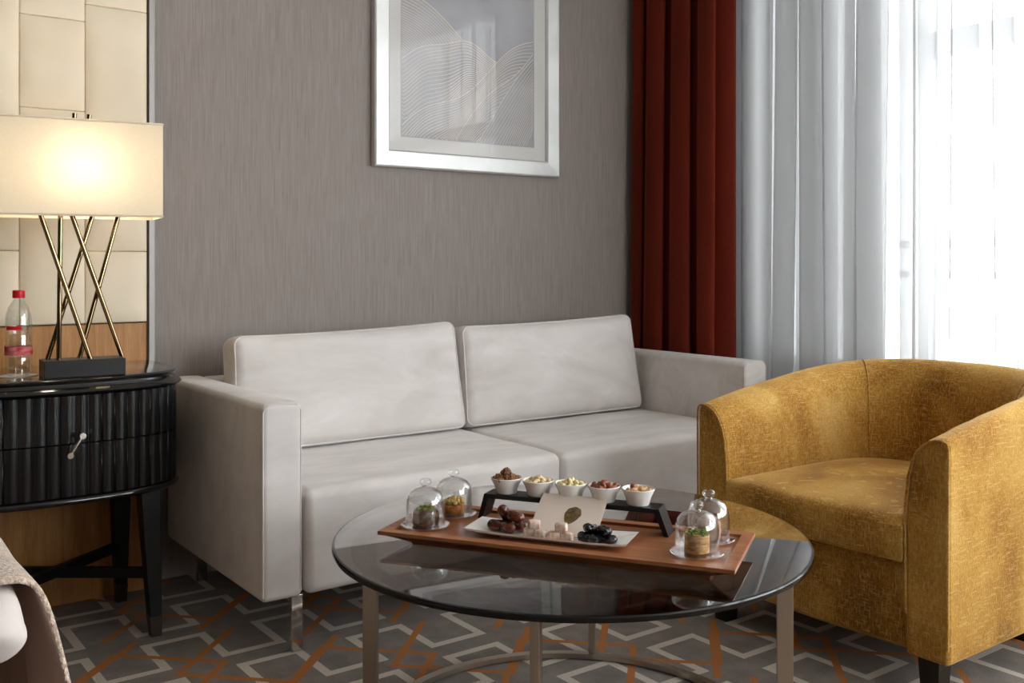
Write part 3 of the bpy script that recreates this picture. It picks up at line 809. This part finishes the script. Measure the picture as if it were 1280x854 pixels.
place(s0, [(-.056,-.068,.009,0,0,.2,'pale sugared sweet at the left end of the bottom row, beside the dates'),
           (-.028,-.073,.009,0,0,-.15,'pale sugared sweet second in the bottom row of sweets'),
           (.000,-.072,.009,0,0,.25,'pale sugared sweet third in the bottom row of sweets'),
           (.028,-.070,.009,0,0,-.1,'pale sugared sweet at the right end of the row, beside the prunes'),
           (-.046,-.068,.0265,0,.06,.5,'pale sugared sweet lying on the left end of the row of sweets'),
           (.014,-.071,.0265,0,-.05,.1,'pale sugared sweet lying on the right end of the row of sweets')], PL)
p0 = obj('prune', fruit(.0165,.0115,.0085,9,.2), M['prune']); tag(p0, 'x', 'prune', 'prunes on the white plate')
place(p0, [(.062,-.062,.0095,.2,.1,.4,'shiny black prune at the left foot of the prune pile'),
           (.086,-.068,.0095,0,.1,1.2,'shiny black prune at the front middle of the prune pile'),
           (.112,-.060,.0095,.1,0,-.4,'shiny black prune at the right foot of the prune pile'),
           (.088,-.042,.0095,.1,.2,.2,'shiny black prune at the back of the prune pile'),
           (.072,-.056,.0255,.25,.2,.8,'shiny black prune lying on the left of the pile top'),
           (.100,-.058,.0250,-.2,.1,-.3,'shiny black prune lying on the right of the pile top')], PL)

# card leaning from the plate onto the riser
cd = thing('greeting_card', 'cream card with a gold emblem leaning on the black riser behind the sweets', 'card', tp(.003,-.045,PL), TA)
c0 = Vector((-.068,-.043,PL+.001)); c1 = Vector((.078,-.043,PL+.001)); up = Vector((-.004,.101,.0545)) * 1.06
nrm = (c1-c0).cross(up).normalized(); th = nrm*.0012
q = [c0, c1, c1+up, c0+up]
obj('card_sheet', MB().add([tuple(p) for p in q]+[tuple(p+th) for p in q], [(0,3,2,1),(4,5,6,7),(0,1,5,4),(1,2,6,5),(2,3,7,6),(3,0,4,7)]).xf(TM), M['card'], cd, smooth=0)
def cardpt(u, v, h): return c0 + (c1-c0)*u + up*v + nrm*(.0012+h)
ev = []; ef = []; hn = 40
for k, s_ in enumerate((0.0, .5, 1.0)):
    for j in range(hn):
        t = 2*PI*j/hn
        r = .125*(1 + .025*math.sin(8*t)*(math.sin(t) > -.2)) * (1 + .28*max(0, -math.sin(t))**2)
        x = r*math.cos(t)*(1 if math.sin(t) > 0 else .72+.28*(1+math.sin(t)))*s_; y = r*1.55*math.sin(t)*s_ 
        x, y = x*math.cos(-.25)-y*.6*math.sin(-.25), y*math.cos(-.25)+x*.9*math.sin(-.25)
        ev.append(tuple(cardpt(.56+x, .52+y, .0005)))
for k in range(2):
    for j in range(hn): ef.append((k*hn+j, k*hn+(j+1)%hn, (k+1)*hn+(j+1)%hn, (k+1)*hn+j))
obj('emblem', MB().add(ev, ef).xf(TM), M['emblem'], cd, smooth=0)

# ------------------------------------------------------------------ nightstand
NX, NY = 0.637, 3.275
ns = thing('nightstand', 'black lacquered bow-front nightstand with fluted drawers beside the sofa', 'nightstand', (NX, 3.07, 0))
def bow(a, b, n, N=60, back=3.246):
    pts = [(NX+a, back)]
    pts = []
    for i in range(N+1):
        t = -PI + PI*i/N            # left to right through the front
        c, s_ = math.cos(t), math.sin(t)
        pts.append((NX + a*math.copysign(abs(c)**(2/n), c), NY - .22 - (b-.22)*abs(s_)**(2/n)))
    return [(NX-a, back)] + pts + [(NX+a, back)]
body = bow(.318, .440, 2.9)
def flutes(z0, z1, parent_name):
    o2 = []
    out = bow(.314, .436, 2.9, 900)[1:-1]
    L = [0]
    for i in range(1, len(out)): L.append(L[-1] + math.dist(out[i], out[i-1]))
    per = .0345; pts = []
    for i, p in enumerate(out):
        a = Vector(out[max(0,i-1)]); b = Vector(out[min(len(out)-1,i+1)]); t = (b-a).normalized(); nn = Vector((t.y,-t.x))
        off = .0075*abs(math.sin(PI*L[i]/per))**0.6
        pts.append(Vector(p) + nn*off)
    mb = MB(); n = len(pts); vs = []; fs = []
    for (z, s_) in ((z0+.0008, 0), (z0+.0015, 1), (z1-.0015, 1), (z1-.0008, 0)):
        for i in range(n):
            b0 = Vector(out[i]); vs.append((*(b0 + (pts[i]-b0)*s_), z))
    for k in range(3):
        for i in range(n-1): fs.append((k*n+i, k*n+i+1, (k+1)*n+i+1, (k+1)*n+i))
    return mb.add(vs, fs)
obj('carcass', MB().loft(body, [(.012,.407),(.012,.700)]), M['lacquer'], ns, smooth=40)
obj('bottom_trim', MB().loft(body, [(.012,.4045),(0.0,.405),(-.008,.409),(-.010,.415),(-.007,.421),(0,.425)]), M['lacquer'], ns, smooth=50)
drw = obj('drawer', flutes(.426, .567, ''), M['lacquer_flute'], ns, smooth=60)
drw2 = obj('drawer', flutes(.568, .697, ''), M['lacquer_flute'], ns, smooth=60)
hd = MB().tube([(.652,2.811,.590),(.6215,2.811,.541)], [.0046,.0052], 10)
hd.tube([(.652,2.838,.590),(.652,2.806,.590)], [.008,.0085], 12); hd.tube([(.6215,2.838,.541),(.6215,2.806,.541)], [.0075,.008], 12)
tag(obj('handle', hd, M['chrome'], drw2), 'slanting chrome bar handle')
obj('table_top', MB().loft(body, [(.004,.697),(-.012,.700),(-.017,.706),(-.012,.713),(-.002,.717),(.001,.721),(.003,.727),(-.001,.731),(-.002,.737),(.002,.741),(.008,.742)]), M['lacquer'], ns, smooth=50)
def sqleg(x0, y0, x1, y1, z0, z1, w0, w1):
    vs = []
    for (x, y, z, w_) in ((x0,y0,z0,w0),(x1,y1,z1,w1)): vs += [(x-w_,y-w_,z),(x+w_,y-w_,z),(x+w_,y+w_,z),(x-w_,y+w_,z)]
    return MB().add(vs, [(3,2,1,0),(4,5,6,7),(0,1,5,4),(1,2,6,5),(2,3,7,6),(3,0,4,7)])
for s_ in (1, -1):
    for (yt, yb) in ((2.905, 2.862), (3.195, 3.215)):
        x = NX + s_*.213; xb = NX + s_*.220
        k = .055/.41
        l = obj('leg', sqleg(xb+(x-xb)*k, yb+(yt-yb)*k, x, yt, .055, .408, .0175, .028), M['lacquer_leg'], ns, smooth=0, bevel=.003)
        tag(obj('ferrule', sqleg(xb, yb, xb+(x-xb)*k, yb+(yt-yb)*k, .0, .056, .0145, .0178), M['ferrule'], l, smooth=0), 'metal foot cap')
for s_ in (1, -1):
    st = MB().box(-.49/2+.02, .49/2-.02, -.012, .012, .162, .190)
    d = Vector((2*.216, s_*(3.205-2.88))); Lr = d.length
    st = MB().box(-Lr/2+.01, Lr/2-.01, -.012, .012, .160+.001*s_, .188+.001*s_).xf(Matrix.Translation((NX, 3.043, 0)) @ Matrix.Rotation(math.atan2(d.y, d.x), 4, 'Z'))
    obj('stretcher', st, M['lacquer_leg'], ns, smooth=0, bevel=.002)

# ------------------------------------------------------------------ table lamp
LZ = .7422
lamp = thing('table_lamp', 'table lamp with rectangular cream shade and crossing brass rods on the nightstand', 'lamp', (.674, 2.906, LZ))
LM = Matrix.Translation((.674,2.906,0)) @ Matrix.Rotation(math.radians(-3.6),4,'Z')
obj('base', MB().box(-.103,.103,-.050,.050,LZ,.788).xf(LM), M['blackwood'], lamp, smooth=0, bevel=.0015)
rods = [((.689,2.885),(.558,2.875)),((.613,2.905),(.617,2.905)),((.780,2.912),(.642,2.900)),((.588,2.925),(.709,2.935)),((.670,2.925),(.778,2.937))]
for (b, t) in rods:
    obj('rod', MB().tube([(*b,.7875),(*t,1.19)], .0066, 12), M['gold'], lamp)
SM = Matrix.Translation((.668,2.925,0)) @ Matrix.Rotation(math.radians(-9),4,'Z')
sx, sy, z0, z1 = .209, .092, 1.176, 1.438
shv = MB(); rr = .004
def shell(hx, hy, zz):
    return [(x*hx, y*hy, zz) for x, y in ((-1,-1),(1,-1),(1,1),(-1,1))]
vs = shell(sx,sy,z0)+shell(sx,sy,z1)+shell(sx-.002,sy-.002,z1)+shell(sx-.002,sy-.002,z0)
fs = []
for k in range(4):
    for i in range(4): fs.append((k*4+i, k*4+(i+1)%4, ((k+1)%4)*4+(i+1)%4, ((k+1)%4)*4+i))
obj('lamp_shade', MB().add(vs, fs).xf(SM), M['shade'], lamp, smooth=0)
for z in (z0+.004, z1-.004):
    obj('shade_trim', MB().tube([tuple(Vector(p)) for p in shell(sx+.001,sy+.001,z)+[shell(sx+.001,sy+.001,z)[0]]], .0022, 6).xf(SM), M['shade'], lamp)
obj('frame_plate', MB().box(-.125,.125,-.045,.045,z0+.004,z0+.010).xf(SM), M['gold'], lamp, smooth=0)
cr = MB().tube([(-.208,0,z1-.010),(.208,0,z1-.010)], .003, 6); cr.tube([(0,-.091,z1-.010),(0,.091,z1-.010)], .003, 6)
obj('spider', cr.xf(SM), M['gold'], lamp)
obj('bulb', MB().lathe([(0,1.262),(.012,1.265),(.022,1.28),(.028,1.305),(.024,1.33),(.012,1.345),(0,1.348)], 24, (.672,2.905,0)), M['bulb'], lamp)
obj('socket', MB().tube([(.672,2.905,z0+.008),(.672,2.905,1.266)], [.014,.013], 16), M['gold'], lamp)
for (x, y) in ((.652,2.905),(.690,2.905)):
    obj('finial', MB().tube([(x,y,z1-.012),(x,y,z1+.004),(x+.001,y,z1+.022)], [.003,.006,.0065], 12), M['gold'], lamp)

# ------------------------------------------------------------------ bottle and coaster
bx, by = .528, 2.985
cs = obj('coaster', MB().lathe([(0,0),(.049,0),(.050,.0008),(.049,.0016),(0,.0016)], 40), M['paper']); cs.location = (bx, by, LZ+.0003)
tag(cs, 'round white paper coaster under the water bottle', 'coaster')
bo = thing('water_bottle', 'clear plastic water bottle with red cap on the nightstand', 'bottle', (bx, by, LZ+.0022))
obj('bottle_body', MB().lathe([(0,.004),(.020,.002),(.028,0),(.0335,.004),(.0345,.012),(.0345,.045),(.0335,.05),(.0345,.056),(.0345,.105),(.0335,.110),(.0345,.116),(.0345,.150),(.0325,.168),(.026,.186),(.017,.200),(.0135,.206),(.0135,.214)], 40), M['pet'], bo, world=False)
obj('water', MB().lathe([(0,.006),(.027,.004),(.0325,.007),(.0333,.013),(.0333,.150),(.0315,.167),(.0272,.180),(0,.180)], 40), M['water'], bo, world=False)
obj('label_band', MB().lathe([(.0350,.056),(.0350,.104)], 40), M['label'], bo, world=False)
obj('label_print', MB().add([(.0352*math.cos(a), .0352*math.sin(a), z) for z in (.083+.042,.083+.052) for a in [(-2.75+.15*i) for i in range(9)]], [(i,i+1,i+10,i+9) for i in range(8)]), M['redcap'], bo, world=False)
tag(obj('cap', MB().lathe([(0,.232),(.0135,.232),(.0155,.230),(.0158,.214),(.0155,.2105),(.0138,.2105),(.0138,.212),(0,.212)], 30), M['redcap'], bo, world=False), 'red screw cap')

# ------------------------------------------------------------------ picture
pc = thing('framed_picture', 'framed grey print of flowing copper wave lines on the wall above the sofa', 'picture', (2.25, 3.35, 1.417))
PX0, PX1, PZ0, PZ1 = 1.806, 2.700, 1.417, 2.46
fr = MB(); vs = []; fs = []
for (ins, y) in ((0,3.349),(0,3.322),(.006,3.318),(.060,3.322),(.066,3.328),(.066,3.345)):
    vs += [(PX0+ins,y,PZ0+ins),(PX1-ins,y,PZ0+ins),(PX1-ins,y,PZ1-ins),(PX0+ins,y,PZ1-ins)]
for k in range(5):
    for i in range(4): fs.append((k*4+i, k*4+(i+1)%4, (k+1)*4+(i+1)%4, (k+1)*4+i))
obj('frame', fr.add(vs, fs), M['silver'], pc, smooth=0)
AX0, AX1, AZ0, AZ1 = 1.926, 2.577, 1.536, 2.345
mt = MB(); vs = []; fs = []
for (x0, x1, q0, q1, y) in ((PX0+.05,PX1-.05,PZ0+.05,PZ1-.05,3.337),(AX0,AX1,AZ0,AZ1,3.337),(AX0+.002,AX1-.002,AZ0+.002,AZ1-.002,3.3385)):
    vs += [(x0,y,q0),(x1,y,q0),(x1,y,q1),(x0,y,q1)]
for k in range(2):
    for i in range(4): fs.append((k*4+i, k*4+(i+1)%4, (k+1)*4+(i+1)%4, (k+1)*4+i))
obj('mat_board', mt.add(vs, fs), M['mat'], pc, smooth=0)
art = obj('art_print', MB().box(PX0+.06,PX1-.06,3.339,3.341,PZ0+.06,PZ1-.06), M['art'], pc, smooth=0)
ln = MB(); AW, AH = AX1-AX0, AZ1-AZ0
def ribbon(pts, wd):
    pts = [p for p in pts if AX0+.002 < p[0] < AX1-.002 and AZ0+.002 < p[1] < AZ1-.002]
    if len(pts) < 3: return
    vs = []; fs = []
    for i, (x, z) in enumerate(pts):
        a = pts[max(0,i-1)]; b = pts[min(len(pts)-1,i+1)]; t = Vector((b[0]-a[0], b[1]-a[1])).normalized()
        vs += [(x-t.y*wd, 3.3384, z+t.x*wd), (x+t.y*wd, 3.3384, z-t.x*wd)]
    for i in range(len(pts)-1): fs.append((2*i,2*i+1,2*i+3,2*i+2))
    ln.add(vs, fs)
# layered hills: each ridge edge (u -> height) carries a family of lines hugging it underneath
ridges = [
    (lambda u: .68-.36*u+.045*math.sin(7*u+.4)+.16*max(0,u-.72), 34, .0115),
    (lambda u: .415+.10*u+.05*math.sin(8*u-1.2)+.02*math.sin(15*u), 24, .0135),
    (lambda u: .03+.53*u+.035*math.sin(9*u+.5), 28, .0135),
    (lambda u: -.30+.82*u+.03*math.sin(10*u+2), 22, .0135),
    (lambda u: -.52+.98*u+.03*math.sin(8*u+1), 20, .0135),
]
NS = 90
env = None
layers = []
for k, (rf, n, gap) in enumerate(ridges):
    R_ = [rf(i/NS) for i in range(NS+1)]; layers.append(R_)
for k, (rf, n, gap) in enumerate(ridges):
    R_ = layers[k]
    over = [max([layers[m][i] for m in range(k+1, len(layers))] or [-1]) for i in range(NS+1)]
    for j in range(n):
        seg = []
        for i in range(NS+1):
            u = i/NS
            sl = (R_[min(NS,i+2)]-R_[max(0,i-2)])/(4/NS)*AH/AW
            z = R_[i] - j*gap*math.sqrt(1+.55*sl*sl)*(1+.35*math.sin(5*u+k)) - .010*math.sin(11*u+j*.22+k)*min(1, j/5) - (.25*j*gap*max(0, R_[i]-.35))
            if z > over[i] and z < .97:
                seg.append((AX0+u*AW, AZ0+z*AH))
            else:
                ribbon(seg, .0011 if j else .0017); seg = []
        ribbon(seg, .0009 if j else .0016)
obj('wave_lines', ln, M['artline'], pc, smooth=0)
obj('picture_glass', MB().box(PX0+.064,PX1-.064,3.3335,3.3345,PZ0+.064,PZ1-.064), M['picglass'], pc, smooth=0)

# ------------------------------------------------------------------ curtains
def cloth(path, z0, z1, nz, warp):
    vs = []; fs = []; n = len(path)
    for k in range(nz+1):
        h = k/nz; z = z0 + (z1-z0)*h
        for i, p in enumerate(path):
            vs.append((*warp(i/(n-1), h, p), z))
    for k in range(nz):
        for i in range(n-1): fs.append((k*n+i, k*n+i+1, (k+1)*n+i+1, (k+1)*n+i))
    return MB().add(vs, fs)
def drape(y0, y1, xc, A, pitch, B, seed, per=18, jit=.35):
    """folded path along -Y; returns xy list"""
    rnd = random.Random(seed); nf = max(2, round(abs(y1-y0)/pitch)); wts = [1+rnd.uniform(-jit,jit) for _ in range(nf)]
    tot = sum(wts); y = y0; pts = []
    for k in range(nf):
        L = (y1-y0)*wts[k]/tot; a_ = A*(1+rnd.uniform(-.3,.25))
        for j in range(per):
            t = j/per
            pts.append((xc + a_*math.cos(2*PI*t), y + L*t + B*abs(L)*.5*math.sin(4*PI*t)))
        y += L
    pts.append((xc + A, y1))
    return pts
rp = drape(3.325, 2.80, 3.150, .046, .125, .95, 21, 26, .45)
def rwarp(s, h, p):
    k = (1-h)
    return (3.15 + (p[0]-3.15)*(0.8+.35*k) - .012*k, p[1] + .010*math.sin(s*19+2.2*h)*k)
rc = obj('curtain', cloth(rp, .012, 2.70, 24, rwarp), M['red'], smooth=180)
sd = rc.modifiers.new('thickness', 'SOLIDIFY'); sd.thickness = .003
tag(rc, 'heavy rust red curtain hanging in the corner right of the sofa', 'curtain')
sp_ = drape(3.20, 2.10, 3.285, .030, .140, 1.22, 14, 30) + drape(2.098, 0.55, 3.285, .020, .16, .25, 9, 16)[1:]
def swarp(s, h, p):
    k = (1-h)
    return (3.285 + (p[0]-3.285)*(0.85+.3*k), p[1] + .022*math.sin(s*60)*k + .01*math.sin(s*23+3*h)*k)
sc_ = obj('sheer_curtain', cloth(sp_, .012, 2.70, 20, swarp), M['sheer'], smooth=180)
tag(sc_, 'white sheer curtain hanging in folds across the bright window', 'curtain')

# ------------------------------------------------------------------ bed and throw
bed = thing('bed', 'bed corner with white linen and beige base at the lower left', 'bed', (-.6, 2.3, 0))
obj('bed_base', MB().rbox(-1.5, .205, 1.56, 3.24, .03, .475, r=.02, n=3), M['bedbase'], bed)
def duv(u, v, q, p):
    return (p.x + .006*math.sin(9*v+3*q), p.y + .006*math.sin(11*u+4*q), p.z + .004*math.sin(8*u)*math.sin(7*v)*(q>0))
obj('duvet', MB().rbox(-1.55, .285, 1.505, 3.24, .49, .592, r=.046, k=5, n=18, fn=duv), M['linen'], bed)
def throwmesh():
    prof = [(-1.45,.603),(-1.0,.604),(-.5,.604),(-.1,.604),(.1,.604),(.20,.604),(.245,.603),(.275,.598),(.292,.586),(.302,.568),(.309,.54),(.315,.50),(.321,.45),(.328,.40),(.336,.34),(.342,.28),(.345,.22)]
    vs = []; fs = []; ny = 26; n = len(prof)
    for j in range(ny+1):
        v = j/ny; y = 1.545 + .75*v
        for i, (x, z) in enumerate(prof):
            drop = max(0, .60-z)
            xx = x + .022*drop/.38*math.sin(v*16+.7) + .02*drop*(1-v)
            vs.append((xx, y + .012*math.sin(i*.9)*(1-v)**4 - .06*drop*(1-v)**3, z + .0015*math.sin(11*v+i)))
    for j in range(ny):
        for i in range(n-1): fs.append((j*n+i, j*n+i+1, (j+1)*n+i+1, (j+1)*n+i))
    return MB().add(vs, fs)
th_ = obj('throw_blanket', throwmesh(), [M['throw'], M['throwlining']], smooth=180, subsurf=1)
sd = th_.modifiers.new('thickness', 'SOLIDIFY'); sd.thickness = .008; sd.offset = 1; sd.material_offset = 1; sd.material_offset_rim = 0
tag(th_, 'beige woven throw draped over the corner of the bed', 'blanket')
